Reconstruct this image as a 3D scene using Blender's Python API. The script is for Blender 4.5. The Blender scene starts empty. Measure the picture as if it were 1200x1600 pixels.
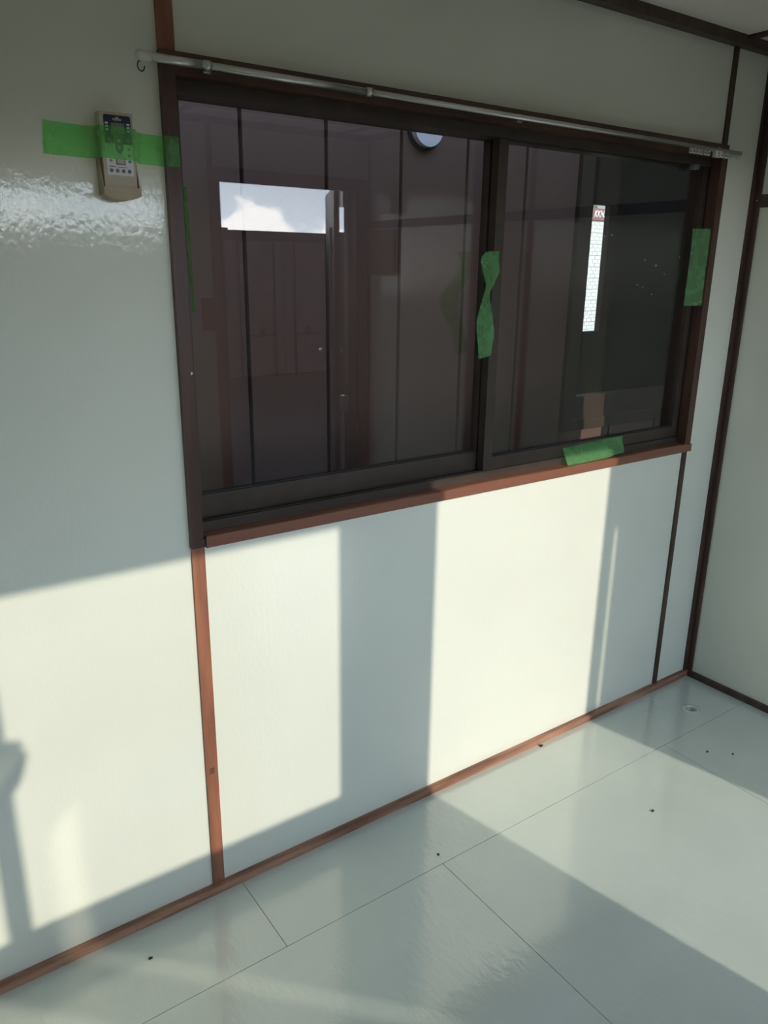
import bpy, bmesh, math, random
from mathutils import Vector, Matrix
random.seed(7)
SC = bpy.context.scene
COL = SC.collection

# ------------------------------------------------------------------ camera
cam = bpy.data.cameras.new('camera')
cam.sensor_fit = 'VERTICAL'; cam.sensor_height = 36.0; cam.sensor_width = 27.0
cam.lens = 1215.29 / 1600 * 36
cam.clip_start = 0.02; cam.clip_end = 400
camo = bpy.data.objects.new('camera', cam); COL.objects.link(camo)
R = Vector((0.81672683, -0.57689758, 0.01210281)); U = Vector((0.16360845, 0.25163599, 0.95389287)); F = Vector((0.55334399, 0.77708977, -0.29990318))
camo.matrix_world = Matrix(((R.x, U.x, -F.x, 0), (R.y, U.y, -F.y, -1.467), (R.z, U.z, -F.z, 1.44), (0, 0, 0, 1)))
SC.camera = camo
# ------------------------------------------------------------------ world / sun / exposure
SC.view_settings.view_transform = 'Standard'; SC.view_settings.look = 'None'
SC.view_settings.gamma = 1.0; SC.view_settings.use_curve_mapping = False
SC.view_settings.exposure = 0.27
SUN = 2.40
SKY = 1.0
SUN_DIR = Vector((-0.2, 1.0, -0.4258)).normalized()
sun = bpy.data.lights.new('sun', 'SUN'); sun.energy = SUN; sun.color = (1.0, 0.93, 0.81); sun.angle = math.radians(0.55)
suno = bpy.data.objects.new('sun', sun); COL.objects.link(suno)
suno.rotation_euler = SUN_DIR.to_track_quat('-Z', 'Y').to_euler(); suno.location = (3, -12, 8)
# the sun mirrored by the glass of the open door: a narrow beam from the mirrored sun position that passes through that pane
glint = bpy.data.lights.new('sun_glint', 'SPOT'); glint.energy = 15000; glint.color = (1.0, 0.92, 0.76); glint.shadow_soft_size = 0.12
glint.spot_size = math.radians(2.0); glint.spot_blend = 0.3
glinto = bpy.data.objects.new('sun_glint', glint); COL.objects.link(glinto)
GD = Vector((-0.700, 0.741, -0.4258)).normalized(); glinto.location = Vector((2.413, -2.307, 1.31)) - GD * 25
glinto.rotation_euler = GD.to_track_quat('-Z', 'Y').to_euler()

w = bpy.data.worlds.new('sky'); SC.world = w; w.use_nodes = True
nt = w.node_tree; nt.nodes.clear(); N = nt.nodes.new; L = nt.links.new
def math_node(nt, op, a, b=None, clamp=False):
    n = nt.nodes.new('ShaderNodeMath'); n.operation = op; n.use_clamp = clamp
    for i, v in enumerate((a, b)):
        if v is None: continue
        if isinstance(v, (int, float)): n.inputs[i].default_value = v
        else: nt.links.new(v, n.inputs[i])
    return n.outputs[0]
out = N('ShaderNodeOutputWorld'); bg = N('ShaderNodeBackground'); L(bg.outputs[0], out.inputs[0])
tc = N('ShaderNodeTexCoord'); sep = N('ShaderNodeSeparateXYZ'); L(tc.outputs['Generated'], sep.inputs[0])
rmp = N('ShaderNodeValToRGB'); L(sep.outputs['Z'], rmp.inputs[0])
cr = rmp.color_ramp
cr.elements[0].position = 0.0; cr.elements[0].color = (0.76, 0.87, 1.0, 1)
e = cr.elements.new(0.07); e.color = (0.56, 0.73, 0.95, 1)
cr.elements[1].position = 1.0; cr.elements[1].color = (0.10, 0.15, 0.25, 1)
e = cr.elements.new(0.20); e.color = (0.25, 0.32, 0.40, 1)
noi = N('ShaderNodeTexNoise'); noi.inputs['Scale'].default_value = 11; noi.inputs['Detail'].default_value = 7; noi.inputs['Roughness'].default_value = 0.55
mp = N('ShaderNodeMapping'); mp.inputs['Scale'].default_value = (1, 1, 1.3); mp.inputs['Location'].default_value = (0.13, 0.4, 0.0)
L(tc.outputs['Generated'], mp.inputs[0]); L(mp.outputs[0], noi.inputs['Vector'])
hz = math_node(nt, 'MULTIPLY', sep.outputs['Z'], 6.0)
cl = math_node(nt, 'SUBTRACT', math_node(nt, 'ADD', noi.outputs['Fac'], 0.29), hz)
clf = math_node(nt, 'MULTIPLY', math_node(nt, 'SUBTRACT', cl, 0.46), 14, True)
mixc = N('ShaderNodeMix'); mixc.data_type = 'RGBA'; L(clf, mixc.inputs[0]); L(rmp.outputs[0], mixc.inputs[6]); mixc.inputs[7].default_value = (1.12, 1.14, 1.16, 1)
dotn = N('ShaderNodeVectorMath'); dotn.operation = 'DOT_PRODUCT'; L(tc.outputs['Generated'], dotn.inputs[0]); dotn.inputs[1].default_value = -SUN_DIR
glow = math_node(nt, 'POWER', math_node(nt, 'MAXIMUM', dotn.outputs['Value'], 0.0), 2.0)       # the sky grows brighter towards the sun
L(mixc.outputs[2], bg.inputs['Color']); L(math_node(nt, 'MULTIPLY', math_node(nt, 'ADD', math_node(nt, 'MULTIPLY', glow, 7.2), 0.75), SKY * 1.44), bg.inputs['Strength'])

# ------------------------------------------------------------------ materials
MATS = {}
def mat(name, col, rough=0.5, metal=0.0, var=0.0, vscale=6.0, stretch=(1, 1, 1), bump=0.0, bscale=60.0, bstretch=(1, 1, 1), col2=None, spec=0.5, coat=0.0, wear=0.0, detail=5, bdist=0.002):
    m = bpy.data.materials.new(name); m.use_nodes = True; nt = m.node_tree
    b = nt.nodes['Principled BSDF']; b.inputs['Roughness'].default_value = rough; b.inputs['Metallic'].default_value = metal
    b.inputs['Specular IOR Level'].default_value = spec; b.inputs['Coat Weight'].default_value = coat; b.inputs['Coat Roughness'].default_value = 0.08; b.inputs['Coat IOR'].default_value = 1.6
    b.inputs['Base Color'].default_value = (*col, 1)
    tc = nt.nodes.new('ShaderNodeTexCoord'); geo = nt.nodes.new('ShaderNodeNewGeometry')
    def noise(scale, st, det=5):
        mp = nt.nodes.new('ShaderNodeMapping'); mp.inputs['Scale'].default_value = st; nt.links.new(geo.outputs['Position'], mp.inputs[0])
        n = nt.nodes.new('ShaderNodeTexNoise'); n.inputs['Scale'].default_value = scale; n.inputs['Detail'].default_value = det
        nt.links.new(mp.outputs[0], n.inputs['Vector']); return n.outputs['Fac']
    if var > 0:
        f = noise(vscale, stretch, detail)
        rp = nt.nodes.new('ShaderNodeValToRGB'); nt.links.new(f, rp.inputs[0])
        c2 = col2 or tuple(c * (1 - var) for c in col)
        rp.color_ramp.elements[0].position = 0.38; rp.color_ramp.elements[0].color = (*c2, 1)
        rp.color_ramp.elements[1].position = 0.64; rp.color_ramp.elements[1].color = (*col, 1)
        nt.links.new(rp.outputs[0], b.inputs['Base Color'])
    if bump > 0:
        bp = nt.nodes.new('ShaderNodeBump'); bp.inputs['Strength'].default_value = bump; bp.inputs['Distance'].default_value = bdist
        nt.links.new(noise(bscale, bstretch, 3), bp.inputs['Height']); nt.links.new(bp.outputs[0], b.inputs['Normal'])
    MATS[name] = m; return m

def glass(name, f0, tint=(0.92, 0.95, 0.93), specks=False, haze=0.0):
    m = bpy.data.materials.new(name); m.use_nodes = True; nt = m.node_tree; nt.nodes.clear()
    o = nt.nodes.new('ShaderNodeOutputMaterial'); tr = nt.nodes.new('ShaderNodeBsdfTransparent'); gl = nt.nodes.new('ShaderNodeBsdfGlossy')
    tr.inputs[0].default_value = (*tint, 1); gl.inputs['Roughness'].default_value = 0.0
    geo = nt.nodes.new('ShaderNodeNewGeometry'); dot = nt.nodes.new('ShaderNodeVectorMath'); dot.operation = 'DOT_PRODUCT'
    nt.links.new(geo.outputs['Incoming'], dot.inputs[0]); nt.links.new(geo.outputs['Normal'], dot.inputs[1])
    c = math_node(nt, 'ABSOLUTE', dot.outputs['Value']); p5 = math_node(nt, 'POWER', math_node(nt, 'SUBTRACT', 1.0, c, True), 5)
    fac = math_node(nt, 'ADD', math_node(nt, 'MULTIPLY', p5, 1 - f0), f0, True)
    mx = nt.nodes.new('ShaderNodeMixShader'); nt.links.new(fac, mx.inputs[0]); nt.links.new(tr.outputs[0], mx.inputs[1]); nt.links.new(gl.outputs[0], mx.inputs[2])
    last = mx.outputs[0]
    if specks or haze:
        df = nt.nodes.new('ShaderNodeBsdfDiffuse'); df.inputs[0].default_value = (0.7, 0.7, 0.68, 1)
        n = nt.nodes.new('ShaderNodeTexNoise'); n.inputs['Scale'].default_value = 2.2; n.inputs['Detail'].default_value = 4
        nt.links.new(geo.outputs['Position'], n.inputs['Vector'])
        h = math_node(nt, 'MULTIPLY', n.outputs['Fac'], haze)
        mx2 = nt.nodes.new('ShaderNodeMixShader'); nt.links.new(h, mx2.inputs[0]); nt.links.new(last, mx2.inputs[1]); nt.links.new(df.outputs[0], mx2.inputs[2]); last = mx2.outputs[0]
    nt.links.new(last, o.inputs[0]); MATS[name] = m; return m

def tape_mat(name, col, tr):
    m = bpy.data.materials.new(name); m.use_nodes = True; nt = m.node_tree; nt.nodes.clear()
    o = nt.nodes.new('ShaderNodeOutputMaterial'); t = nt.nodes.new('ShaderNodeBsdfTransparent'); t.inputs[0].default_value = tr
    b = nt.nodes.new('ShaderNodeBsdfPrincipled'); b.inputs['Base Color'].default_value = (*col, 1); b.inputs['Roughness'].default_value = 0.35
    tl = nt.nodes.new('ShaderNodeBsdfTranslucent'); tl.inputs[0].default_value = (*col, 1)
    m1 = nt.nodes.new('ShaderNodeMixShader'); m1.inputs[0].default_value = 0.25; nt.links.new(b.outputs[0], m1.inputs[1]); nt.links.new(tl.outputs[0], m1.inputs[2])
    geo = nt.nodes.new('ShaderNodeNewGeometry'); n = nt.nodes.new('ShaderNodeTexNoise'); n.inputs['Scale'].default_value = 35
    nt.links.new(geo.outputs['Position'], n.inputs['Vector'])
    f = math_node(nt, 'ADD', math_node(nt, 'MULTIPLY', n.outputs['Fac'], 0.14), 0.22)
    mx = nt.nodes.new('ShaderNodeMixShader'); nt.links.new(f, mx.inputs[0]); nt.links.new(t.outputs[0], mx.inputs[1]); nt.links.new(m1.outputs[0], mx.inputs[2])
    nt.links.new(mx.outputs[0], o.inputs[0]); MATS[name] = m; return m

mat('wall_paint', (0.760, 0.760, 0.655), rough=0.085, var=0.05, vscale=3, bump=0.15, bscale=120, bstretch=(1, 1, 0.5), col2=(0.735, 0.737, 0.636))
mat('floor_paint', (0.61, 0.66, 0.59), rough=0.13, var=0.10, vscale=5, bump=0.5, bscale=70, bstretch=(1, 0.5, 1), spec=1.0, coat=0.7, col2=(0.58, 0.63, 0.565))
def patchy_gloss(m, lo, hi):
    # brush marks and orange peel come in patches: the bump strength follows a broad noise, and the gloss coat takes the same relief
    nt = m.node_tree; b = nt.nodes['Principled BSDF']; bp = [n for n in nt.nodes if n.type == 'BUMP'][0]
    geo = nt.nodes.new('ShaderNodeNewGeometry'); n = nt.nodes.new('ShaderNodeTexNoise'); n.inputs['Scale'].default_value = 2.6; n.inputs['Detail'].default_value = 2
    nt.links.new(geo.outputs['Position'], n.inputs['Vector']); r = nt.nodes.new('ShaderNodeMapRange'); nt.links.new(n.outputs['Fac'], r.inputs[0])
    r.inputs[1].default_value = 0.42; r.inputs[2].default_value = 0.62; r.inputs[3].default_value = lo; r.inputs[4].default_value = hi
    nt.links.new(r.outputs[0], bp.inputs['Strength']); nt.links.new(bp.outputs[0], b.inputs['Coat Normal'])
patchy_gloss(MATS['floor_paint'], 0.10, 0.55)
mat('subfloor', (0.05, 0.045, 0.04), rough=0.9)
mat('ceiling_paint', (0.88, 0.80, 0.72), rough=0.5, bump=0.1, bscale=80)
mat('wood_paint', (0.37, 0.138, 0.075), rough=0.42, var=0.5, vscale=26, stretch=(1, 1, 0.12), bump=0.3, bscale=120, bstretch=(1, 1, 0.1), col2=(0.20, 0.078, 0.046))
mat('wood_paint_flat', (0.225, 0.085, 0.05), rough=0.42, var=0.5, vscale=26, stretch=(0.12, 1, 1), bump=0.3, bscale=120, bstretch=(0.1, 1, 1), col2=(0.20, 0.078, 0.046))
mat('base_wood', (0.46, 0.24, 0.15), rough=0.5, var=0.6, vscale=40, stretch=(0.1, 1, 1), bump=0.4, bscale=140, bstretch=(0.1, 1, 1), col2=(0.20, 0.085, 0.05))
mat('casing_wood_shaded', (0.085, 0.038, 0.026), rough=0.4, var=0.45, vscale=26, stretch=(1, 1, 0.12), bump=0.3, bscale=120, bstretch=(1, 1, 0.1), col2=(0.055, 0.024, 0.017))  # copy of the wood paint, shade and dirt darkened into its colour
mat('casing_wood_shaded_flat', (0.085, 0.038, 0.026), rough=0.4, var=0.45, vscale=26, stretch=(0.12, 1, 1), bump=0.3, bscale=120, bstretch=(0.1, 1, 1), col2=(0.055, 0.024, 0.017))  # same shade-darkened tone with the grain running lengthwise
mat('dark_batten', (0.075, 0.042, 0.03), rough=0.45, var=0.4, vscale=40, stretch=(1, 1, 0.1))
mat('bronze', (0.062, 0.046, 0.036), rough=0.4, metal=0.0, spec=0.3, var=0.15, vscale=20)
mat('rubber', (0.012, 0.012, 0.012), rough=0.7)
mat('steel', (0.64, 0.64, 0.62), rough=0.28, metal=1.0)
mat('white_plastic', (0.66, 0.66, 0.60), rough=0.45)
mat('beige_plastic', (0.46, 0.37, 0.25), rough=0.5, var=0.1, vscale=30)
mat('beige_light', (0.52, 0.46, 0.36), rough=0.5, var=0.08, vscale=30)
mat('navy_plastic', (0.016, 0.02, 0.042), rough=0.35)
mat('label_white', (0.74, 0.74, 0.74), rough=0.5)
mat('lcd', (0.20, 0.23, 0.19), rough=0.25)
mat('button_grey', (0.14, 0.15, 0.15), rough=0.5)
mat('print_white', (0.7, 0.72, 0.72), rough=0.5)
mat('siding_mauve', (0.15, 0.092, 0.075), rough=0.55, var=0.12, vscale=4, stretch=(1, 1, 0.4))
mat('siding_groove', (0.015, 0.010, 0.010), rough=0.8)
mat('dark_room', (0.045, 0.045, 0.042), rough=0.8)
mat('container_red', (0.62, 0.46, 0.43), rough=0.55, var=0.2, vscale=3, bump=0.1)
mat('container_dark', (0.28, 0.18, 0.16), rough=0.55, var=0.2, vscale=5)
mat('gravel', (0.25, 0.215, 0.18), rough=0.95, var=0.6, vscale=38, bump=0.8, bscale=60, bdist=0.02)
mat('brick_white', (0.66, 0.67, 0.64), rough=0.7, var=0.05, vscale=3)
mat('mortar', (0.38, 0.40, 0.38), rough=0.8)
mat('maroon', (0.24, 0.085, 0.09), rough=0.5, var=0.1)
mat('leaf', (0.13, 0.19, 0.08), rough=0.7, var=0.5, vscale=3, bump=0.5, bscale=5)
mat('bark', (0.12, 0.08, 0.05), rough=0.9)
mat('red_print', (0.60, 0.09, 0.05), rough=0.5)
mat('red_print_light', (0.52, 0.28, 0.2), rough=0.5)
mat('board_wood', (0.38, 0.25, 0.09), rough=0.6, var=0.2, vscale=20, stretch=(0.2, 1, 1))
mat('leaf_metal', (0.055, 0.038, 0.028), rough=0.4, metal=0.2, var=0.1)
mat('outer_wall', (0.42, 0.40, 0.37), rough=0.6, var=0.1)
mat('speck', (0.03, 0.027, 0.025), rough=0.8)
mat('vent_white', (0.80, 0.83, 0.90), rough=0.35)
glass('window_glass', 0.046, (0.96, 0.935, 0.91))
glass('door_glass', 0.035, (0.98, 0.985, 0.98))
glass('dusty_glass', 0.05, haze=0.015, specks=True)
tape_mat('green_tape', (0.36, 0.88, 0.36), (0.56, 0.97, 0.52, 1))

# ------------------------------------------------------------------ helpers
def link(name, bm, m, parent=None, smooth=False, bevel=0.0, seg=2):
    if bevel > 0:
        bmesh.ops.bevel(bm, geom=[e for e in bm.edges if len(e.link_faces) == 2 and e.calc_face_angle(0) > 0.6], offset=bevel, segments=seg, profile=0.5, affect='EDGES', clamp_overlap=True)
    bmesh.ops.recalc_face_normals(bm, faces=bm.faces)
    me = bpy.data.meshes.new(name); bm.to_mesh(me); bm.free()
    me.materials.append(MATS[m])
    if smooth:
        for p in me.polygons: p.use_smooth = True
    o = bpy.data.objects.new(name, me); COL.objects.link(o)
    if parent is not None: o.parent = parent
    return o
def box(bm, x0, x1, y0, y1, z0, z1):
    vs = [bm.verts.new((x, y, z)) for x in (x0, x1) for y in (y0, y1) for z in (z0, z1)]
    for f in ((0, 1, 3, 2), (4, 6, 7, 5), (0, 4, 5, 1), (2, 3, 7, 6), (0, 2, 6, 4), (1, 5, 7, 3)): bm.faces.new([vs[i] for i in f])
    return vs
def bx(name, m, parent, x0, x1, y0, y1, z0, z1, bevel=0.0):
    bm = bmesh.new(); box(bm, x0, x1, y0, y1, z0, z1); return link(name, bm, m, parent, bevel=bevel)
def tube(bm, pts, r, seg=16, cap=True):
    pts = [Vector(p) for p in pts]; rings = []
    rr = r if isinstance(r, (list, tuple)) else [r] * len(pts)
    prev = None
    for i, p in enumerate(pts):
        d = (pts[min(i + 1, len(pts) - 1)] - pts[max(i - 1, 0)]).normalized()
        a = prev if prev is not None else (Vector((0, 0, 1)) if abs(d.z) < 0.9 else Vector((0, 1, 0)))
        u = (a - d * a.dot(d)).normalized(); v = d.cross(u); prev = u
        rings.append([bm.verts.new(p + (u * math.cos(2 * math.pi * k / seg) + v * math.sin(2 * math.pi * k / seg)) * rr[i]) for k in range(seg)])
    for a, b in zip(rings, rings[1:]):
        for k in range(seg): bm.faces.new((a[k], a[(k + 1) % seg], b[(k + 1) % seg], b[k]))
    if cap: bm.faces.new(rings[0][::-1]); bm.faces.new(rings[-1])
def prism(bm, poly, axis, a, b):
    # poly of 2D points extruded along axis 'y' (poly = x,z), 'z' (x,y) or 'x' (y,z)
    def P(p, t): return {'y': (p[0], t, p[1]), 'z': (p[0], p[1], t), 'x': (t, p[0], p[1])}[axis]
    A = [bm.verts.new(P(p, a)) for p in poly]; B = [bm.verts.new(P(p, b)) for p in poly]
    bm.faces.new(A); bm.faces.new(B[::-1]); n = len(poly)
    for i in range(n): bm.faces.new((A[i], A[(i + 1) % n], B[(i + 1) % n], B[i]))
def disc_poly(cx, cz, r, n=24, ry=None): return [(cx + r * math.cos(2 * math.pi * k / n), cz + (ry or r) * math.sin(2 * math.pi * k / n)) for k in range(n)]
def empty(name, loc=(0, 0, 0), parent=None):
    o = bpy.data.objects.new(name, None); COL.objects.link(o); o.empty_display_size = 0.1; o.location = loc
    if parent is not None: o.parent = parent
    return o
def tag(o, label, cat, group=None, kind=None):
    o['label'] = label; o['category'] = cat
    if group: o['group'] = group
    if kind: o['kind'] = kind
    return o
def struct(name):
    o = empty(name); o['kind'] = 'structure'; return o
def text_mesh(name, s, size, m, parent, matrix, shear=0.0, extrude=0.0004, bold=0.0):
    cu = bpy.data.curves.new(name, 'FONT'); cu.body = s; cu.size = size; cu.extrude = extrude; cu.shear = shear; cu.offset = bold; cu.align_x = 'CENTER'; cu.align_y = 'CENTER'; cu.resolution_u = 3
    tmp = bpy.data.objects.new(name + '_curve', cu); COL.objects.link(tmp)
    dg = bpy.context.evaluated_depsgraph_get(); me = bpy.data.meshes.new_from_object(tmp.evaluated_get(dg)); bpy.data.objects.remove(tmp); bpy.data.curves.remove(cu)
    me.transform(matrix); me.name = name; me.materials.clear(); me.materials.append(MATS[m])
    o = bpy.data.objects.new(name, me); COL.objects.link(o); o.parent = parent; return o
FACE = Matrix.Rotation(math.pi / 2, 4, 'X')      # text in the xz plane, read from -y

# ------------------------------------------------------------------ room constants (metres)
XR = 2.445; XL = -1.27; D = 2.0; H = 2.073; T = 0.045
# ================================================================== SETTING
# ---- front wall (with the window)
wf = struct('wall_front')
for x0, x1, z0, z1 in ((XL, 0.5695, 0, H), (0.5705, 2.2485, 1.778, H), (0.5705, 2.2485, 0, 0.893), (2.2495, XR, 0, H)):
    bx('wall_panel', 'wall_paint', wf, x0, x1, 0, T, z0, z1, 0.0008)
bx('batten', 'wood_paint', wf, 0.553, 0.581, -0.0065, 0, 0.012, 0.882, 0.0015)
bx('batten', 'wood_paint', wf, 0.552, 0.582, -0.0065, 0, 1.794, H - 0.02, 0.0015)
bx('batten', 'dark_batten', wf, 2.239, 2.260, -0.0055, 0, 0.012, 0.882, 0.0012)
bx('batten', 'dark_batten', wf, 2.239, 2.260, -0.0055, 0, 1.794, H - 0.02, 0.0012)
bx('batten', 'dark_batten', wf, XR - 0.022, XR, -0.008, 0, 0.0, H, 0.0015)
bx('outer_skin', 'outer_wall', wf, XL - T, 0.55, T, T + 0.02, -0.35, H + 0.2)
bx('outer_skin', 'outer_wall', wf, 2.27, XR + T, T, T + 0.02, -0.35, H + 0.2)
bx('outer_skin', 'outer_wall', wf, 0.55, 2.27, T, T + 0.02, -0.35, 0.86)
bx('outer_skin', 'outer_wall', wf, 0.55, 2.27, T, T + 0.02, 1.80, H + 0.2)
# a printed stamp on the lit batten and the screw heads
bm = bmesh.new()
for k in range(4): box(bm, 0.560 + 0.0015 * (k % 2), 0.572, -0.0069, -0.0064, 0.330 + k * 0.004, 0.3318 + k * 0.004)
link('ink_mark', bm, 'speck', wf)
# ---- right wall
wr = struct('wall_right')
VENT_Y = -1.55
for y0, y1 in ((-D, -0.8805), (-0.8795, 0)):
    bx('wall_panel', 'wall_paint', wr, XR, XR + T, y0, y1, 0, 1.6495, 0.0008)
    bx('wall_panel', 'wall_paint', wr, XR, XR + T, y0, y1, 1.6505, H, 0.0008)
bx('batten', 'dark_batten', wr, XR - 0.008, XR, -0.026, -0.008, 0.012, H, 0.0015)
bx('batten', 'dark_batten', wr, XR - 0.0075, XR, -D, -0.026, 1.631, 1.669, 0.0015)
bx('batten', 'wood_paint', wr, XR - 0.0065, XR, -0.893, -0.867, 0.012, 1.631, 0.0015)
bx('batten', 'wood_paint', wr, XR - 0.0065, XR, -0.893, -0.867, 1.669, H - 0.02, 0.0015)
bx('batten', 'wood_paint', wr, XR - 0.008, XR, -D, -D + 0.022, 0.012, H, 0.0015)
bm = bmesh.new(); prism(bm, disc_poly(-0.0165, 1.652, 0.0022, 12), 'x', XR - 0.0088, XR - 0.008); link('screw', bm, 'steel', wr)
# ---- left wall
wl = struct('wall_left')
for y0, y1 in ((-D, -1.001), (-0.999, 0)): bx('wall_panel', 'wall_paint', wl, XL - T, XL, y0, y1, 0, H, 0.0008)
bx('batten', 'wood_paint', wl, XL, XL + 0.0065, -1.013, -0.987, 0.012, H - 0.02, 0.0015)
# ---- back wall with window_2 and door_1
AX0, AX1, AZ0, AZ1 = -0.29, 1.37, 0.91, 1.747        # window_2 opening
DX0, DX1, DZ1 = 1.595, 2.385, 1.833                   # door_1 opening
wb = struct('wall_back')
for x0, x1, z0, z1 in ((XL, AX0, 0, H), (AX0, AX1, 0, AZ0), (AX0, AX1, AZ1, H), (AX1, DX0, 0, H), (DX0, DX1, DZ1, H), (DX1, XR, 0, H)):
    bx('wall_panel', 'wall_paint', wb, x0 + 0.0005, x1 - 0.0005, -D - T, -D, z0, z1, 0.0008)
bx('batten', 'wood_paint', wb, 1.555, 1.580, -D, -D + 0.0065, DZ1 + 0.035, H - 0.02, 0.0015)
bx('batten', 'wood_paint', wb, XL, AX0 - 0.04, -D, -D + 0.0065, 1.0, 1.026, 0.0015)
bm = bmesh.new(); tube(bm, [(2.515, -2.27, -0.59), (2.515, -2.27, 1.9), (2.515, -2.24, 2.0), (2.515, -2.08, 2.1)], 0.045, 16); link('added_glint_blocker', bm, 'outer_wall', wb, True)  # unseen pipe added to block the glint lamp's rays through the hinge gap
# ---- floor of painted boards
fl = struct('floor')
g = 0.0008
def board(x0, x1, y0, y1, z1=0.0, hole=None):
    bm = bmesh.new(); x0 += g; x1 -= g; y0 += g; y1 -= g
    if hole is None: box(bm, x0, x1, y0, y1, -0.012, z1)
    else:
        cx, cy, r = hole; n = 32; top = [], []
        for zi, z in enumerate((z1, -0.012)):
            inner = [bm.verts.new((cx + r * math.cos(2 * math.pi * (k + .5) / n), cy + r * math.sin(2 * math.pi * (k + .5) / n), z)) for k in range(n)]
            corners = [bm.verts.new((x, y, z)) for x, y in ((x1, y1), (x0, y1), (x0, y0), (x1, y0))]
            top[0].append(inner); top[1].append(corners)
        for z in (0, 1):
            inner, c = top[0][z], top[1][z]
            for q in range(4):
                # quadrant fans: corner q owns inner verts q*8 .. q*8+7
                for k in range(7): bm.faces.new((c[q], inner[q * 8 + k], inner[q * 8 + k + 1]))
                bm.faces.new((c[q], inner[q * 8 + 7], inner[(q * 8 + 8) % n], c[(q + 1) % 4]))
        for k in range(n): bm.faces.new((top[0][0][k], top[0][0][(k + 1) % n], top[0][1][(k + 1) % n], top[0][1][k]))
        for q in range(4): bm.faces.new((top[1][0][q], top[1][0][(q + 1) % 4], top[1][1][(q + 1) % 4], top[1][1][q]))
        return link('floor_board', bm, 'floor_paint', fl)
    return link('floor_board', bm, 'floor_paint', fl, bevel=0.0006)
DRX, DRY = 2.2395, -0.1645
Y1 = -0.2445
board(XL, 0.622, Y1, 0.0); board(0.622, XR, Y1, 0.0, hole=(DRX, DRY, 0.0165))
xs = [XL, -0.753, 0.157, 1.067, 1.977, XR]
for a, b in zip(xs, xs[1:]): board(a, b, -1.157, Y1)
xs = [XL, -0.298, 0.612, 1.522, XR]
for a, b in zip(xs, xs[1:]): board(a, b, -D, -1.157)
bx('subfloor', 'subfloor', fl, XL - T, XR + T, -D - T, T, -0.35, -0.05)
bx('subfloor', 'subfloor', fl, XL, 2.19, -D, 0, -0.05, -0.0125)
bx('subfloor', 'subfloor', fl, 2.29, XR, -D, 0, -0.05, -0.0125)
bx('subfloor', 'subfloor', fl, 2.19, 2.29, -D, -0.215, -0.05, -0.0125)
# ---- ceiling
ce = struct('ceiling')
xs = [XL, -0.36, 0.55, 1.3995, 2.27, XR]
for a, b in zip(xs, xs[1:]): bx('ceiling_panel', 'ceiling_paint', ce, a + 0.0005, b - 0.0005, -D, 0, H, H + 0.03)
for xc in xs[1:-1]: bx('batten', 'dark_batten', ce, xc - 0.016, xc + 0.016, -D, -0.03, H - 0.007, H, 0.0012)
bx('roof_slab', 'outer_wall', ce, XL - 0.15, XR + 0.15, -D - 0.12, 0.13, H + 0.06, H + 0.25)
# ---- trims and baseboards
t = struct('trim_1'); bx('molding', 'dark_batten', t, XL, XR, -0.03, 0, H - 0.026, H, 0.002)
t = struct('trim_2'); bx('molding', 'dark_batten', t, XR - 0.03, XR, -D, -0.03, H - 0.026, H, 0.002)
t = struct('trim_3'); bx('molding', 'dark_batten', t, XL, XR - 0.03, -D, -D + 0.03, H - 0.026, H, 0.002)
def baseboard(name, quads, m):
    s = struct(name)
    for (x0, x1, y0, y1) in quads: bx('molding', m, s, x0, x1, y0, y1, 0.0, 0.021, 0.004)
baseboard('baseboard_front', ((XL, 0.36, -0.016, 0), (0.361, XR, -0.016, 0)), 'base_wood')
baseboard('baseboard_right', ((XR - 0.014, XR, -D, -0.016),), 'dark_batten')
baseboard('baseboard_back', ((XL, DX0 - 0.045, -D, -D + 0.014),), 'base_wood')

# ================================================================== window_1 (the sliding window)
w1 = struct('window_1')
bx('casing_board', 'casing_wood_shaded', w1, 0.551, 0.577, -0.014, 0.018, 0.898, 1.757, 0.0015)
bx('casing_board', 'casing_wood_shaded', w1, 2.229, 2.259, -0.014, 0.018, 0.905, 1.757, 0.0015)
bx('casing_board', 'casing_wood_shaded_flat', w1, 0.551, 2.259, -0.014, 0.018, 1.757, 1.793, 0.0015)
bx('window_sill', 'wood_paint_flat', w1, 0.581, 2.259, -0.020, 0.018, 0.880, 0.904, 0.002)
bx('worn_edge', 'base_wood', w1, 0.583, 2.24, -0.0185, -0.0095, 0.9035, 0.9045)
bx('casing_board', 'casing_wood_shaded', w1, 0.551, 0.5805, -0.0145, 0.0, 0.881, 0.8975, 0.0015)
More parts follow.
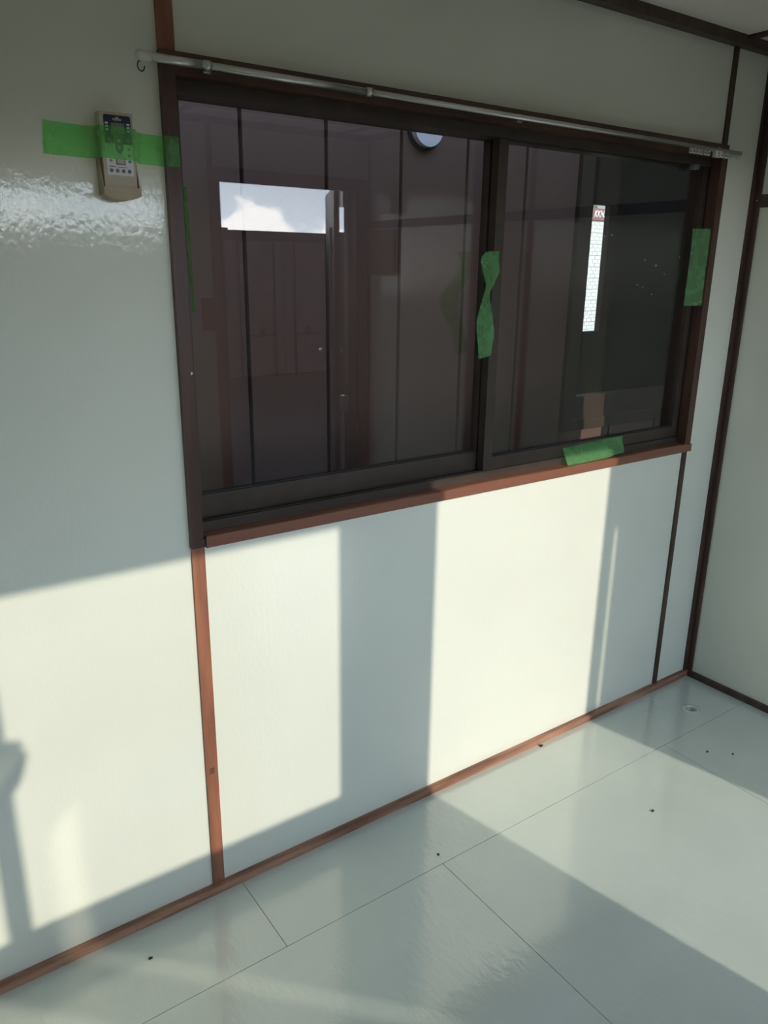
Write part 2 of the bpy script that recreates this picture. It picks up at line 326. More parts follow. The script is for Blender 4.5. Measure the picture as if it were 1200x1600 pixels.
# aluminium frame
bx('frame_jamb', 'bronze', w1, 0.562, 0.578, 0.0185, 0.092, 0.898, 1.765, 0.001)
bx('frame_jamb', 'bronze', w1, 2.234, 2.252, 0.0185, 0.092, 0.898, 1.765, 0.001)
bx('frame_head', 'bronze', w1, 0.578, 2.234, 0.0185, 0.092, 1.736, 1.775, 0.001)
bm = bmesh.new(); box(bm, 0.578, 2.234, 0.0185, 0.092, 0.895, 0.909)
for y in (0.0195, 0.0325, 0.0605, 0.0885): box(bm, 0.578, 2.234, y, y + 0.003, 0.908, 0.924)
link('frame_track', bm, 'bronze', w1)
def sash(parent, x0, x1, y0, y1, zb, zt, sl, sr, rb, rt, gl='window_glass', name='sash', gap=0.005):
    bm = bmesh.new(); box(bm, x0 + sl, x1 - sr, y0, y1, zb, zb + rb); s = link(name, bm, 'bronze', parent, bevel=0.0012)
    bx('rail', 'bronze', s, x0 + sl, x1 - sr, y0, y1, zt - rt, zt, 0.0012)
    bx('stile', 'bronze', s, x0, x0 + sl, y0, y1, zb, zt, 0.0015)
    bx('stile', 'bronze', s, x1 - sr, x1, y0, y1, zb, zt, 0.0015)
    ym = (y0 + y1) / 2
    bm = bmesh.new()
    for a in ((x0 + sl, x1 - sr, zb + rb, zb + rb + 0.004), (x0 + sl, x1 - sr, zt - rt - 0.004, zt - rt)): box(bm, a[0], a[1], ym - 0.007, ym - 0.002, a[2], a[3]); 
    link('gasket', bm, 'rubber', s)
    bx('glass', gl, s, x0 + sl - gap, x1 - sr + gap, ym - 0.002, ym + 0.002, zb + rb - gap, zt - rt + gap)
    return s
sash(w1, 0.578, 1.416, 0.058, 0.082, 0.925, 1.752, 0.030, 0.030, 0.046, 0.010)
sr = sash(w1, 1.386, 2.234, 0.026, 0.050, 0.925, 1.752, 0.030, 0.028, 0.034, 0.014)
for q in ((1.8037, 1.5295, 0.0014), (1.8326, 1.5337, 0.0016), (1.99, 1.4703, 0.0018), (2.0436, 1.455, 0.0026), (2.0879, 1.4317, 0.0014), (1.9669, 1.4007, 0.0018), (1.9918, 1.3935, 0.0014), (2.0376, 1.3732, 0.0018), (2.1536, 1.4801, 0.0014)):
    bm = bmesh.new(); prism(bm, disc_poly(q[0], q[1], q[2], 8), 'y', 0.0355, 0.0361); link('paint_speck', bm, 'white_plastic', sr)
bm = bmesh.new(); prism(bm, [(0.5715, 1.2365), (0.5745, 1.2375), (0.5755, 1.2405), (0.5735, 1.2425), (0.5712, 1.241)], 'y', -0.0146, -0.0138); link('paint_speck', bm, 'white_plastic', w1)
bx('latch', 'button_grey', w1, 2.135, 2.160, 0.010, 0.0255, 1.722, 1.735, 0.002)
# ================================================================== window_2 (back wall, seen by its light)
w2 = struct('window_2')
yb = -D - T
for a in ((AX0 - 0.03, AX0, AZ0 - 0.03, AZ1 + 0.03), (AX1, AX1 + 0.03, AZ0 - 0.03, AZ1 + 0.03)): bx('casing_board', 'wood_paint', w2, a[0], a[1], -D, -D + 0.013, a[2], a[3], 0.0015)
for a in ((AX0, AX1, AZ1, AZ1 + 0.03), (AX0, AX1, AZ0 - 0.03, AZ0)): bx('casing_board', 'wood_paint_flat', w2, a[0], a[1], -D, -D + 0.013, a[2], a[3], 0.0015)
bx('frame_jamb', 'bronze', w2, AX0, AX0 + 0.02, yb - 0.02, -D, AZ0, AZ1); bx('frame_jamb', 'bronze', w2, AX1 - 0.02, AX1, yb - 0.02, -D, AZ0, AZ1)
bx('frame_head', 'bronze', w2, AX0, AX1, yb - 0.02, -D, AZ1 - 0.012, AZ1); bx('frame_track', 'bronze', w2, AX0, AX1, yb - 0.02, -D, AZ0, AZ0 + 0.02)
s2 = sash(w2, AX0 + 0.02, 0.56, yb, yb + 0.02, AZ0 + 0.02, AZ1 - 0.012, 0.03, 0.04, 0.035, 0.012, 'door_glass')
s3 = sash(w2, 0.52, AX1 - 0.02, yb + 0.021, yb + 0.041, AZ0 + 0.02, AZ1 - 0.012, 0.04, 0.03, 0.035, 0.012, 'door_glass')
bm = bmesh.new(); prism(bm, [(0.55, 1.285), (0.575, 1.315), (0.588, 1.355), (0.58, 1.395), (0.55, 1.405)], 'y', -D + 0.0, -D + 0.03); link('crescent_lock', bm, 'steel', w2, bevel=0.002)
# ================================================================== door_1 (open outward)
d1 = struct('door_1')
for a in ((DX0 - 0.04, DX0, 0, DZ1 + 0.035), (DX1, DX1 + 0.04, 0, DZ1 + 0.035)): bx('casing_board', 'wood_paint', d1, a[0], a[1], -D, -D + 0.014, a[2], a[3], 0.0015)
bx('casing_board', 'wood_paint_flat', d1, DX0, DX1, -D, -D + 0.014, DZ1, DZ1 + 0.035, 0.0015)
bx('frame_jamb', 'leaf_metal', d1, DX0, DX0 + 0.018, yb - 0.03, -D, 0, DZ1); bx('frame_jamb', 'leaf_metal', d1, DX1 - 0.018, DX1, yb - 0.03, -D, 0, DZ1)
bx('frame_head', 'leaf_metal', d1, DX0, DX1, yb - 0.03, -D, DZ1 - 0.018, DZ1); bx('threshold', 'steel', d1, DX0, DX1, yb - 0.03, -D + 0.0, -0.012, 0.012, 0.002)
leaf = empty('leaf', (2.322, yb - 0.075, 0.0), d1); leaf.rotation_euler = (0, 0, math.atan2(-0.891, 0.454))
LW = 0.60; t2 = 0.015
bx('stile', 'leaf_metal', leaf, 0, 0.085, -t2, t2, 0.02, 1.84, 0.002); bx('stile', 'leaf_metal', leaf, 0.32, LW, -t2, t2, 0.02, 1.84, 0.002)
bx('kick_panel', 'leaf_metal', leaf, 0.085, 0.32, -t2, t2, 0.02, 0.97, 0.002); bx('rail', 'leaf_metal', leaf, 0.085, 0.32, -t2, t2, 1.65, 1.84, 0.002)
bx('glass', 'door_glass', leaf, 0.08, 0.325, -0.003, 0.003, 0.965, 1.655)
bm = bmesh.new(); tube(bm, [(LW - 0.06, -t2, 0.95), (LW - 0.06, -0.05, 0.95), (LW - 0.065, -0.06, 0.95), (LW - 0.19, -0.06, 0.95)], 0.011, 12); link('lever_handle', bm, 'steel', leaf, True)
bm = bmesh.new(); tube(bm, [(LW - 0.06, t2, 0.95), (LW - 0.06, 0.05, 0.95), (LW - 0.065, 0.06, 0.95), (LW - 0.19, 0.06, 0.95)], 0.011, 12); link('lever_handle', bm, 'steel', leaf, True)
for z in (0.22, 0.66, 1.74): bx('hinge', 'steel', d1, 2.330, 2.368, yb - 0.068, yb - 0.028, z, z + 0.09, 0.002)

# ================================================================== outdoors
gd = struct('ground'); bx('gravel_bed', 'gravel', gd, -60, 80, -60, 80, -0.80, -0.59)
# ---- next prefab unit, 0.88 m beyond the window
NY = 0.88
nu = tag(empty('prefab_unit', (2, NY, -0.55)), 'mauve clad prefab unit standing close behind the sliding window', 'building')
def nb(name, m, x0, x1, y0, y1, z0, z1, bevel=0.0, parent=None):
    o = bx(name, m, parent or nu, x0, x1, y0, y1, z0, z1, bevel)
    if parent is None: o.matrix_parent_inverse = Matrix.Translation((-2, -NY, 0.55))
    return o
gx = 1.124 - 0.3005 * 12
x = gx
for k in range(17):
    x0, x1 = gx + k * 0.3005 + 0.007, gx + (k + 1) * 0.3005 - 0.007
    nb('siding_panel', 'siding_mauve', x0, x1, NY, NY + 0.02, -0.25, 2.35, 0.003)
NX0, NX1, NZ0, NZ1 = 2.632, 4.35, 0.745, 1.96
for k in range(5):
    x0, x1 = 2.632 + k * 0.3436, 2.632 + (k + 1) * 0.3436 - 0.012
    nb('siding_panel', 'siding_mauve', x0, x1, NY, NY + 0.02, -0.25, NZ0 - 0.004, 0.003); nb('siding_panel', 'siding_mauve', x0, x1, NY, NY + 0.02, NZ1 + 0.004, 2.35, 0.003)
for k in range(8):
    nb('siding_panel', 'siding_mauve', 4.36 + k * 0.3005, 4.36 + (k + 1) * 0.3005 - 0.014, NY, NY + 0.02, -0.25, 2.35, 0.003)
for a in ((-2.6, NX0, -0.25, 2.35), (NX1, 6.8, -0.25, 2.35), (NX0, NX1, -0.25, NZ0), (NX0, NX1, NZ1, 2.35)): nb('backing', 'siding_groove', a[0], a[1], NY + 0.021, NY + 0.05, a[2], a[3])
nw = nb('window_frame', 'bronze', NX0, NX0 + 0.03, NY - 0.012, NY + 0.05, NZ0, NZ1, 0.002)
for nm, a in (('jamb', (NX1 - 0.03, NX1, NZ0, NZ1)), ('head', (NX0 + 0.03, NX1 - 0.03, NZ1 - 0.03, NZ1)), ('bottom_rail', (NX0 + 0.03, NX1 - 0.03, NZ0, NZ0 + 0.05)), ('sash_stile', (NX0 + 0.03, NX0 + 0.075, NZ0 + 0.05, NZ1 - 0.03)), ('sash_rail', (NX0 + 0.075, NX1 - 0.03, NZ0 + 0.05, NZ0 + 0.152)), ):
    nb(nm, 'bronze', a[0], a[1], NY - (0.012 if nm != 'sash_rail' else 0.002), NY + 0.045, a[2], a[3], 0.002, nw)
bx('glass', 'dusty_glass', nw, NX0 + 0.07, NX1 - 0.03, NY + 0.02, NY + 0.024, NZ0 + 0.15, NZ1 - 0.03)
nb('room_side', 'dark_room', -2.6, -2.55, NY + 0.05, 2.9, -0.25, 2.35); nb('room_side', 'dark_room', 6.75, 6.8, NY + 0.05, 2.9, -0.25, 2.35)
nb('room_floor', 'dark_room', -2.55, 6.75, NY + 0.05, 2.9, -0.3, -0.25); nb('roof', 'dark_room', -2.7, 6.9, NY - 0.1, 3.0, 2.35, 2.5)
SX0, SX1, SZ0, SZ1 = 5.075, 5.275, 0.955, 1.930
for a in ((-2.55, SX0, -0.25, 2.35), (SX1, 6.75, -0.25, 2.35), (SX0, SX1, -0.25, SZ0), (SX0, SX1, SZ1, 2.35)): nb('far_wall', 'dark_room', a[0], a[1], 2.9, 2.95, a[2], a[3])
for x in (-2.2, 2.0, 6.3): nb('footing', 'mortar', x, x + 0.3, NY + 0.3, 2.6, -0.59, -0.3)
# vent cover
bm = bmesh.new(); prism(bm, disc_poly(1.822, 1.902, 0.075, 32), 'y', NY - 0.006, NY); o = link('vent_shadow_dirt_ring', bm, 'siding_groove', nu); o.matrix_parent_inverse = Matrix.Translation((-2, -NY, 0.55))  # dark disc painting the shadow gap and dirt ring round the cover
bm = bmesh.new(); prism(bm, disc_poly(1.822, 1.902, 0.062, 32), 'y', NY - 0.03, NY - 0.006); v = link('vent_cover', bm, 'vent_white', nu, bevel=0.008); v.matrix_parent_inverse = Matrix.Translation((-2, -NY, 0.55))
# ---- two unseen walls added to block the sun, with a gap passing one strip
wo = struct('added_sun_blocker'); bx('blocker_wall', 'outer_wall', wo, XR + T + 0.01, 2.952, -0.6, 0.0, -0.59, 2.9); bx('blocker_wall', 'outer_wall', wo, 3.212, 7.5, -0.6, 0.0, -0.59, 2.9)
# ---- white brick building with the sign
wbld = tag(empty('shop_building', (16, 10, -0.59)), 'sunlit white brick building with maroon sign band beyond the mauve unit', 'building')
def sb(name, m, x0, x1, y0, y1, z0, z1, bevel=0.0):
    o = bx(name, m, wbld, x0, x1, y0, y1, z0, z1, bevel); o.matrix_parent_inverse = Matrix.Translation((-16, -10, 0.59)); return o
sb('backing_wall', 'mortar', 8, 26, 10.02, 16, -0.59, 2.42)
z = 2.40; row = 0
while z > 0.2:
    z0 = z - 0.216
    for c in range(12):
        bm = bmesh.new(); xa = 11.4 + c * 0.31 + (0.10 if row % 2 else 0)
        for r3 in range(3):
            off = 0.155 if r3 % 2 else 0
            for h in range(2):
                a = xa + h * 0.155 + off * 0.5
                box(bm, a + 0.004, a + 0.151, 10.0, 10.02, z0 + r3 * 0.072 + 0.003, z0 + r3 * 0.072 + 0.069)
        o = link('brick_tile', bm, 'brick_white', wbld); o.matrix_parent_inverse = Matrix.Translation((-16, -10, 0.59))
    z -= 0.225; row += 1
sb('lower_wall', 'brick_white', 8, 26, 10.0, 10.02, -0.59, 0.19)
sb('sign_band', 'maroon', 8, 26, 9.94, 10.02, 2.42, 2.645, 0.004)
o = text_mesh('lettering', 'KKNS', 0.185, 'print_white', wbld, Matrix.Translation((13.475, 9.935, 2.535)) @ FACE @ Matrix.Scale(0.76, 4, (1, 0, 0)), shear=0.25, extrude=0.003, bold=0.003); o.matrix_parent_inverse = Matrix.Translation((-16, -10, 0.59))
# ---- tree behind it
tr = tag(empty('leafy_tree', (28.1, 24, -0.59)), 'green leafy tree rising behind the white brick building', 'tree')
bm = bmesh.new()
for k in range(14):
    c = Vector((random.uniform(-1.6, 1.1), random.uniform(-1, 1), random.uniform(3.4, 4.9)))
    res = bmesh.ops.create_icosphere(bm, subdivisions=2, radius=random.uniform(0.5, 0.8), matrix=Matrix.Translation(c))
    for vtx in res['verts']: vtx.co += Vector((random.uniform(-.1, .1), random.uniform(-.1, .1), random.uniform(-.1, .1)))
link('foliage', bm, 'leaf', tr)
bm = bmesh.new(); tube(bm, [(0, 0, 0), (0.05, 0, 1.8), (0, 0.05, 3.6)], [0.16, 0.12, 0.07], 10); link('trunk', bm, 'bark', tr)
# ---- row of shipping containers across the yard, mirrored in the glass
CW = 2.44
def make_container():
    c = empty('shipping_container')
    bm = bmesh.new(); box(bm, -CW / 2, CW / 2, -6.0, -0.09, 0.12, 2.56); link('body', bm, 'container_red', c)
    for s in (-1, 1):
        dr = bx('cargo_door', 'container_red', c, min(s * 0.008, s * 1.10), max(s * 0.008, s * 1.10), -0.09, -0.04, 0.18, 2.42, 0.006)
        bx('corner_post', 'container_dark', c, min(s * 1.11, s * 1.22), max(s * 1.11, s * 1.22), -0.12, 0.0, 0, 2.59, 0.006)
        bm = bmesh.new(); box(bm, s * 1.13 - 0.09, s * 1.13 + 0.09, -0.17, 0.02, 2.50, 2.62); link('corner_casting', bm, 'container_dark', c, bevel=0.008)
        for xx in (0.20, 0.86):
            bm = bmesh.new(); tube(bm, [(s * xx, -0.01, 0.10), (s * xx, -0.01, 2.52)], 0.02, 8); r = link('locking_bar', bm, 'container_dark', dr, True)
        bm = bmesh.new(); box(bm, min(s * 0.22, s * 0.70), max(s * 0.22, s * 0.70), 0.0, 0.02, 0.86, 0.90); box(bm, s * 0.45 - 0.05, s * 0.45 + 0.05, -0.03, 0.015, 0.84, 1.0); link('lock_handle', bm, 'container_dark', dr, bevel=0.004)
    bx('header', 'container_dark', c, -1.11, 1.11, -0.12, 0.0, 2.43, 2.59, 0.006); bx('door_sill', 'container_dark', c, -1.11, 1.11, -0.12, 0.0, 0, 0.17, 0.006)
    return c
def copy_tree(o, parent=None):
    c = o.copy(); COL.objects.link(c)
    if parent is not None: c.parent = parent
    for ch in list(o.children): copy_tree(ch, c)
    return c
CY = -10.9
c0 = make_container()
spots = [(6.73, 'red brown container framed by the open doorway in the glass reflection'), (9.23, 'red brown container right of the doorway one across the yard'), (4.23, 'red brown container left of the doorway one across the yard'), (1.73, 'red brown container facing the back window across the yard'), (-0.77, 'red brown container at the far left end of the yard row')]
for i, (x, lab) in enumerate(spots):
    c = c0 if i == 0 else copy_tree(c0)
    c.location = (x, CY, -0.59); tag(c, lab, 'container', 'containers across the yard')

# ================================================================== THINGS IN THE ROOM
# ---- curtain rail
cr_ = tag(empty('curtain_rail', (1.39, -0.045, 1.768)), 'telescopic metal curtain rail fixed along the top of the window casing', 'curtain rail')
def cp(name, bm, m, smooth=False, bevel=0.0):
    o = link(name, bm, m, cr_, smooth, bevel); o.matrix_parent_inverse = Matrix.Translation((-1.39, 0.045, -1.768)); return o
RY, RZ = -0.045, 1.7705
bm = bmesh.new(); tube(bm, [(0.519, RY, RZ), (0.612, RY, RZ)], 0.0072, 20); cp('outer_tube', bm, 'steel', True)
bm = bmesh.new(); tube(bm, [(0.610, RY, RZ), (0.955, RY, RZ)], 0.0066, 20); cp('middle_tube', bm, 'steel', True)
bm = bmesh.new(); tube(bm, [(0.953, RY, RZ), (2.272, RY, RZ - 0.003)], 0.0058, 20); cp('inner_tube', bm, 'steel', True)
bm = bmesh.new(); tube(bm, [(0.499, RY, RZ), (0.502, RY, RZ), (0.523, RY, RZ)], [0.006, 0.0088, 0.0088], 20); cp('end_cap', bm, 'white_plastic', True)
bm = bmesh.new(); tube(bm, [(2.27, RY, RZ - 0.003), (2.284, RY, RZ - 0.003)], 0.0075, 16); cp('end_cap', bm, 'white_plastic', True)
bm = bmesh.new(); tube(bm, [(0.506 + 0.006 * math.cos(a) , RY, RZ - 0.016 + 0.008 * math.sin(a)) for a in [math.pi * 0.55 + k * 0.42 for k in range(12)]], 0.0011, 8); cp('end_hook', bm, 'dark_batten', True)
for x in (0.617, 0.957):
    bm = bmesh.new(); tube(bm, [(x, RY, RZ), (x + 0.012, RY, RZ)], 0.0084, 20); cp('joint_collar', bm, 'steel', True)
for x in (0.63, 1.4, 2.2):
    bm = bmesh.new(); box(bm, x, x + 0.010, RY + 0.0055, -0.0145, RZ - 0.004, RZ + 0.004); box(bm, x - 0.002, x + 0.012, -0.017, -0.014, RZ - 0.006, RZ + 0.012); cp('bracket', bm, 'steel', bevel=0.001)
for k in range(15):
    x = 2.030 + k * 0.0165
    if k in (6,): continue
    if k in (7, 8):
        bm = bmesh.new(); box(bm, x - 0.007, x + 0.007, RY - 0.006, RY + 0.004, RZ - 0.022, RZ - 0.005); cp('runner', bm, 'white_plastic', bevel=0.0015); continue
    bm = bmesh.new(); zt = RZ - 0.006; d = random.uniform(-0.001, 0.001)
    box(bm, x - 0.0022 + d, x + 0.0022 + d, RY - 0.004, RY + 0.004, zt - 0.004, zt)
    box(bm, x - 0.006 + d, x + 0.006 + d, RY - 0.0016, RY + 0.0016, zt - 0.015, zt - 0.011)
    box(bm, x - 0.0058 + d, x - 0.0042 + d, RY - 0.0016, RY + 0.0016, zt - 0.011, zt - 0.004); box(bm, x + 0.0042 + d, x + 0.0058 + d, RY - 0.0016, RY + 0.0016, zt - 0.011, zt - 0.004); box(bm, x - 0.0042, x + 0.0042, RY - 0.0016, RY + 0.0016, zt - 0.0055, zt - 0.004)
    cp('runner', bm, 'white_plastic')

# ---- remote control in its holder
RX0, RX1, RZ0, RZ1 = 0.4345, 0.4895, 1.557, 1.682
hold = empty('remote_holder', (0.462, 0, 1.548)); tag(hold, 'yellowed beige wall holder gripping the remote control', 'holder')
def rp(parent, off, name, bm, m, smooth=False, bevel=0.0, seg=2):
    o = link(name, bm, m, parent, smooth, bevel, seg); o.matrix_parent_inverse = Matrix.Translation([-c for c in off]); return o
ho = (0.462, 0, 1.548)
bm = bmesh.new(); box(bm, 0.432, 0.492, -0.005, 0, 1.552, 1.66); rp(hold, ho, 'back_plate', bm, 'beige_plastic', bevel=0.002)
# cup: curved floor, front lip lower than the sides
bm = bmesh.new(); n = 14; hx0, hx1 = 0.4305, 0.4945
arc = [(hx0 + (hx1 - hx0) * k / n, 1.5530 - 0.0085 * math.sin(math.pi * k / n) ** 0.8) for k in range(n + 1)]
prism(bm, arc + [(hx1, 1.5565), (hx0, 1.5565)], 'y', -0.0325, -0.003); rp(hold, ho, 'cup_floor', bm, 'beige_plastic')
bm = bmesh.new(); prism(bm, arc + [(hx1, 1.5655), (hx0, 1.5655)], 'y', -0.0355, -0.0325); rp(hold, ho, 'front_lip', bm, 'beige_plastic', bevel=0.0008)
for xa in (0.4305, 0.4925):
    bm = bmesh.new(); prism(bm, [(-0.003, 1.556), (-0.0305, 1.556), (-0.0305, 1.568), (-0.020, 1.600), (-0.014, 1.640), (-0.003, 1.655)], 'x', xa, xa + 0.002); rp(hold, ho, 'side_wall', bm, 'beige_plastic')
rem = empty('remote_control', (0.462, -0.018, 1.557)); tag(rem, 'beige remote control with navy display panel taped upright to wall', 'remote control')
ro = (0.462, -0.018, 1.557)
bm = bmesh.new(); box(bm, RX0, RX1, -0.030, -0.006, RZ0, RZ1); rp(rem, ro, 'body', bm, 'beige_light', bevel=0.004, seg=3)
fy = -0.0302
def rplate(name, m, x0, x1, z0, z1, th=0.0004, bev=0.0): 
    bm = bmesh.new(); box(bm, x0, x1, fy - th, fy + 0.0005, z0, z1); return rp(rem, ro, name, bm, m, bevel=bev)
bm = bmesh.new(); zt = 1.6775
prism(bm, [(0.4405, 1.6335), (0.4548, 1.6335), (0.4548, 1.648), (0.4702, 1.648), (0.4702, 1.6335), (0.4857, 1.6335), (0.4857, zt - 0.002), (0.4837, zt), (0.4425, zt), (0.4405, zt - 0.002)], 'y', fy - 0.0004, fy + 0.0005); rp(rem, ro, 'display_panel', bm, 'navy_plastic')
rplate('label_plate', 'label_white', 0.4405, 0.4857, 1.5845, 1.6335, 0.0003)
rplate('screen', 'lcd', 0.4525, 0.4745, 1.6495, 1.6655, 0.0007)
for z in (1.663, 1.658, 1.653):
    rplate('icon', 'print_white', 0.4425, 0.4475, z, z + 0.003, 0.0006); rplate('icon', 'print_white', 0.4785, 0.4835, z, z + 0.003, 0.0006)
for x in (0.4475, 0.479):
    bm = bmesh.new(); prism(bm, disc_poly(x, 1.6395, 0.0042, 16, 0.003), 'y', fy - 0.0014, fy); rp(rem, ro, 'button', bm, 'lcd', bevel=0.0004)
bm = bmesh.new(); prism(bm, [(0.4565, 1.6475), (0.4565, 1.626), (0.4625, 1.6165), (0.4645, 1.6165), (0.470, 1.626), (0.470, 1.6475)], 'y', fy - 0.0014, fy); rp(rem, ro, 'temperature_button', bm, 'button_grey', bevel=0.0005)
for zz, s in ((1.639, 1), (1.628, -1)):
    bm = bmesh.new(); prism(bm, [(0.4600, zz - s * 0.002), (0.4668, zz - s * 0.002), (0.4634, zz + s * 0.003)], 'y', fy - 0.0017, fy - 0.0013); rp(rem, ro, 'arrow', bm, 'print_white')
for x in (0.4475, 0.4795):
    for z in (1.626, 1.6165, 1.607):
        bm = bmesh.new(); prism(bm, disc_poly(x, z, 0.0028, 14, 0.0021), 'y', fy - 0.0010, fy); rp(rem, ro, 'button', bm, 'lcd')
rplate('start_button', 'button_grey', 0.4560, 0.4718, 1.601, 1.612, 0.0012, 0.0004); rplate('start_button_face', 'beige_light', 0.4578, 0.4700, 1.603, 1.612, 0.0016, 0.0003)
for k in range(4):
    bm = bmesh.new(); prism(bm, disc_poly(0.4472 + k * 0.0102, 1.5915, 0.0031, 16), 'y', fy - 0.0010, fy); rp(rem, ro, 'button', bm, 'button_grey')
rplate('printed_line', 'button_grey', 0.4445, 0.4545, 1.597, 1.5985, 0.0005); rplate('printed_line', 'button_grey', 0.4585, 0.4745, 1.597, 1.5978, 0.0005)
o = text_mesh('lettering', 'FUJITSU', 0.0042, 'print_white', rem, Matrix.Translation((0.463, fy - 0.0006, 1.6708)) @ FACE, extrude=0.0001, bold=0.00012); o.matrix_parent_inverse = Matrix.Translation([-c for c in ro])
bm = bmesh.new()
for cx in (0.4622, 0.4642): tube(bm, [(cx + 0.0012 * math.cos(k * math.pi / 6), fy - 0.0006, 1.6740 + 0.0008 * math.sin(k * math.pi / 6)) for k in range(13)], 0.00025, 6)
rp(rem, ro, 'emblem', bm, 'print_white')

# ---- green tape strips (each a strip along a path with a width direction)
def strip(name, label, rows, thick=0.0006):
    # rows: list of (edge_a, edge_b) points; makes a thin solid ribbon subdivided along its length
    bm = bmesh.new(); A = []; n = len(rows)
    base = Vector(rows[n // 2][0])
    def cat(p0, p1, p2, p3, t): return 0.5 * ((2 * p1) + (-p0 + p2) * t + (2 * p0 - 5 * p1 + 4 * p2 - p3) * t * t + (-p0 + 3 * p1 - 3 * p2 + p3) * t ** 3)
    grid = []
    for a, b in rows:
        a, b = Vector(a), Vector(b); grid.append([bm.verts.new(a.lerp(b, k / 4) - base) for k in range(5)])
    for r0, r1 in zip(grid, grid[1:]):
        for k in range(4): bm.faces.new((r0[k], r0[k + 1], r1[k + 1], r1[k]))
    o = link(name, bm, 'green_tape', None, True); o.location = base
    return tag(o, label, 'tape', 'green masking tape strips')
def smooth_rows(ctrl, sub=5):
    rows = []; n = len(ctrl)
    for i in range(n - 1):
        p = [ctrl[max(i - 1, 0)], ctrl[i], ctrl[i + 1], ctrl[min(i + 2, n - 1)]]
        for s in range(sub):
            t = s / sub; row = []
            for e in (0, 1):
                a, b, c, d = [Vector(q[e]) for q in p]
                row.append(0.5 * ((2 * b) + (-a + c) * t + (2 * a - 5 * b + 4 * c - d) * t * t + (-a + 3 * b - 3 * c + d) * t ** 3))
            rows.append(tuple(row))
    rows.append(tuple(Vector(q) for q in ctrl[-1])); return rows
TAPEPTS = []
for x, y in ((0.3487, -0.0014), (0.375, -0.0016), (0.400, -0.0018), (0.418, -0.0028), (0.4265, -0.014), (0.4315, -0.0310), (0.4365, -0.0328), (0.450, -0.0331), (0.470, -0.0331), (0.4875, -0.0328), (0.4925, -0.0310), (0.499, -0.014), (0.507, -0.003), (0.520, -0.0018), (0.5465, -0.0018), (0.5490, -0.0085), (0.5500, -0.0152), (0.560, -0.0155), (0.5755, -0.0155)):
    f = (x - 0.3487) / 0.227; TAPEPTS.append(((x + 0.002 * (1 - f), y, 1.6632 - 0.007 * f), (x - 0.002 * (1 - f), y, 1.6122 - 0.0055 * f)))
strip('masking_tape', 'long green masking tape strip across the remote control on the wall', TAPEPTS)
strip('masking_tape', 'thin green tape edge on the left window casing beside the glass', smooth_rows([((0.5868, -0.013, 1.575), (0.5868, 0.016, 1.578)), ((0.5872, -0.012, 1.50), (0.5872, 0.015, 1.50)), ((0.5869, -0.014, 1.42), (0.590, 0.012, 1.42)), ((0.5869, -0.017, 1.355), (0.592, 0.012, 1.352))], 4))
strip('masking_tape', 'wavy loose green tape hanging on the middle meeting stile of the window', smooth_rows([((1.347, 0.012, 1.480), (1.402, 0.0245, 1.482)), ((1.347, 0.030, 1.462), (1.400, 0.0235, 1.462)), ((1.350, 0.025, 1.435), (1.396, 0.014, 1.432)), ((1.340, 0.0, 1.400), (1.384, 0.018, 1.405)), ((1.322, -0.010, 1.370), (1.366, 0.012, 1.378)), ((1.318, -0.006, 1.345), (1.368, 0.006, 1.345)), ((1.325, 0.010, 1.315), (1.376, 0.006, 1.315)), ((1.338, 0.020, 1.280), (1.388, 0.012, 1.282)), ((1.345, 0.022, 1.250), (1.391, 0.020, 1.255)), ((1.350, 0.024, 1.222), (1.392, 0.0242, 1.228))], 5))
strip('masking_tape', 'green masking tape strip on the right window casing beside the sash', smooth_rows([((2.186, 0.0245, 1.562), (2.221, -0.0125, 1.562)), ((2.188, 0.0238, 1.50), (2.2212, -0.0128, 1.50)), ((2.187, 0.0242, 1.42), (2.2208, -0.0135, 1.42)), ((2.187, 0.0246, 1.338), (2.2212, -0.013, 1.340))], 4))
strip('masking_tape', 'green masking tape stuck along the wooden window sill below right sash', smooth_rows([((1.690, 0.0242, 0.949), (1.682, -0.008, 0.9055)), ((1.78, 0.0240, 0.952), (1.77, -0.009, 0.9058)), ((1.87, 0.0235, 0.956), (1.86, -0.006, 0.907)), ((1.93, 0.012, 0.960), (1.915, -0.004, 0.912)), ((1.952, 0.022, 0.962), (1.94, -0.002, 0.908))], 4))

# ---- floor drain
dr = tag(empty('floor_drain', (DRX, DRY, 0)), 'round floor drain ring with dark hole near the far corner', 'drain')
bm = bmesh.new(); n = 32
prof = [(0.030, 0.0002), (0.0295, 0.0016), (0.026, 0.0024), (0.019, 0.0022), (0.0165, 0.0012), (0.0155, -0.002), (0.0155, -0.04)]
rings = [[bm.verts.new((r * math.cos(2 * math.pi * k / n), r * math.sin(2 * math.pi * k / n), z)) for k in range(n)] for r, z in prof]
for a, b in zip(rings, rings[1:]):
    for k in range(n): bm.faces.new((a[k], a[(k + 1) % n], b[(k + 1) % n], b[k]))
link('ring', bm, 'floor_paint', dr, True)
bm = bmesh.new(); prism(bm, disc_poly(0, 0, 0.0152, 24), 'z', -0.045, -0.028); link('hole_bottom', bm, 'rubber', dr)
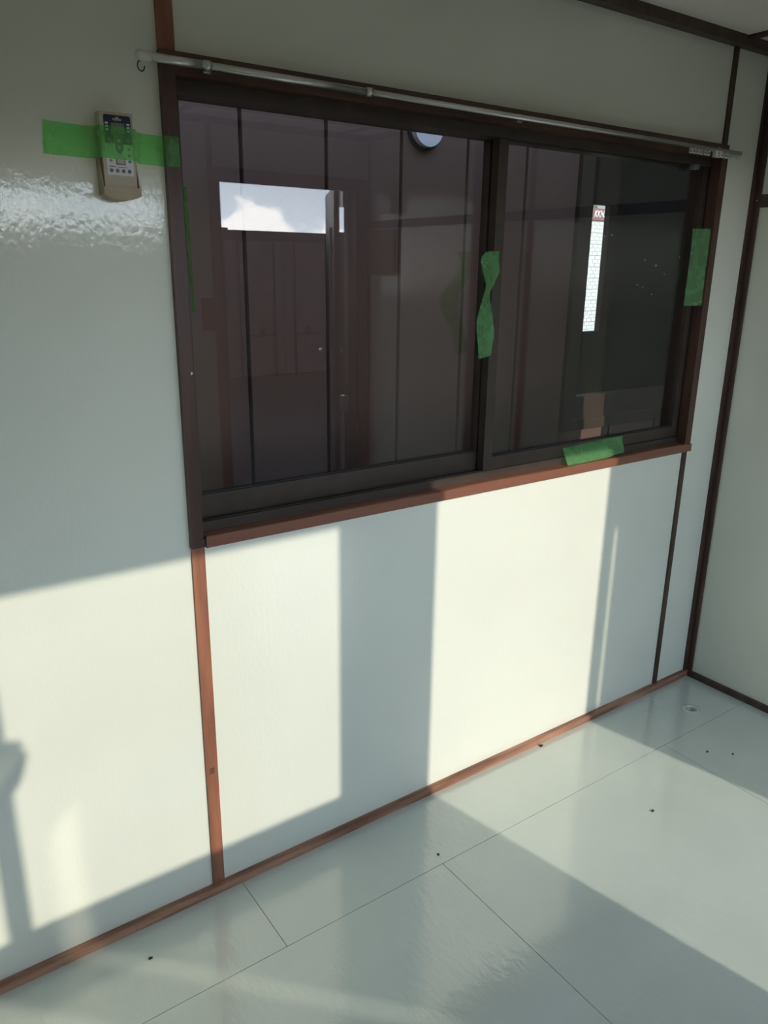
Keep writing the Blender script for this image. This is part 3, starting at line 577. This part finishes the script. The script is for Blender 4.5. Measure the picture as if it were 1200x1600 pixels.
# ---- dark specks lying on the floor
for x, y, r, lab in ((1.648, -0.026, 0.0085, 'dark chip lying on the lit floor close to the front baseboard'), (1.679, -0.422, 0.006, 'small dark chip in the middle of the sunlit floor'), (0.362, -0.1035, 0.0055, 'black speck on the shaded floor near the left baseboard'), (2.059, -0.343, 0.005, 'dark speck in the shaded far corner of the floor'), (2.114, -0.396, 0.005, 'dark speck beside another in the far floor shade'), (1.077, -0.2145, 0.005, 'tiny dark speck beside the long floor seam in shade')):
    bm = bmesh.new(); pts = [(r * random.uniform(0.55, 1.1) * math.cos(a), r * random.uniform(0.4, 0.8) * math.sin(a)) for a in [k * math.pi / 4 for k in range(8)]]
    prism(bm, pts, 'z', 0.0002, 0.0025); o = link('floor_debris', bm, 'speck'); o.location = (x, y, 0); tag(o, lab, 'debris', 'dark specks on the floor')
# ---- things on the other walls, seen mirrored in the glass
no = tag(empty('warning_notice', (1.54, -D, 1.14)), 'red notice sheet on the wall beside the doorway, mirrored in glass', 'notice')
bm = bmesh.new(); box(bm, -0.05, 0.05, 0.0005, 0.0018, 0, 0.15); link('sheet', bm, 'red_print', no)
bm = bmesh.new()
for r in range(5):
    for c in range(3):
        cx = -0.03 + c * 0.03; cz = 0.022 + r * 0.027
        box(bm, cx - 0.009, cx + 0.009, 0.0018, 0.0022, cz + 0.005, cz + 0.009); box(bm, cx - 0.009, cx + 0.009, 0.0018, 0.0022, cz - 0.009, cz - 0.006); box(bm, cx - 0.002, cx + 0.002, 0.0018, 0.0022, cz - 0.006, cz + 0.005)
link('printed_rows', bm, 'red_print_light', no)
bb = tag(empty('wooden_board', (XR, -1.86, 1.40)), 'tan wooden board on the right wall, mirrored in left sash', 'board')
bm = bmesh.new(); box(bm, -0.018, -0.0085, -0.12, 0.12, 0.0, 0.225); link('panel', bm, 'board_wood', bb, bevel=0.002)
bm = bmesh.new(); box(bm, -0.0085, 0.0, -0.11, 0.11, 0.02, 0.2); link('batten_back', bm, 'board_wood', bb)
sw = tag(empty('switch_box', (XR, -1.80, 1.70)), 'small pale switch box above the wooden board, mirrored in glass', 'switch box')
bm = bmesh.new(); box(bm, -0.05, 0, -0.06, 0.06, 0, 0.085); link('case', bm, 'white_plastic', sw, bevel=0.004)
bm = bmesh.new(); box(bm, -0.054, -0.05, -0.02, 0.02, 0.02, 0.065); link('switch', bm, 'label_white', sw, bevel=0.001)
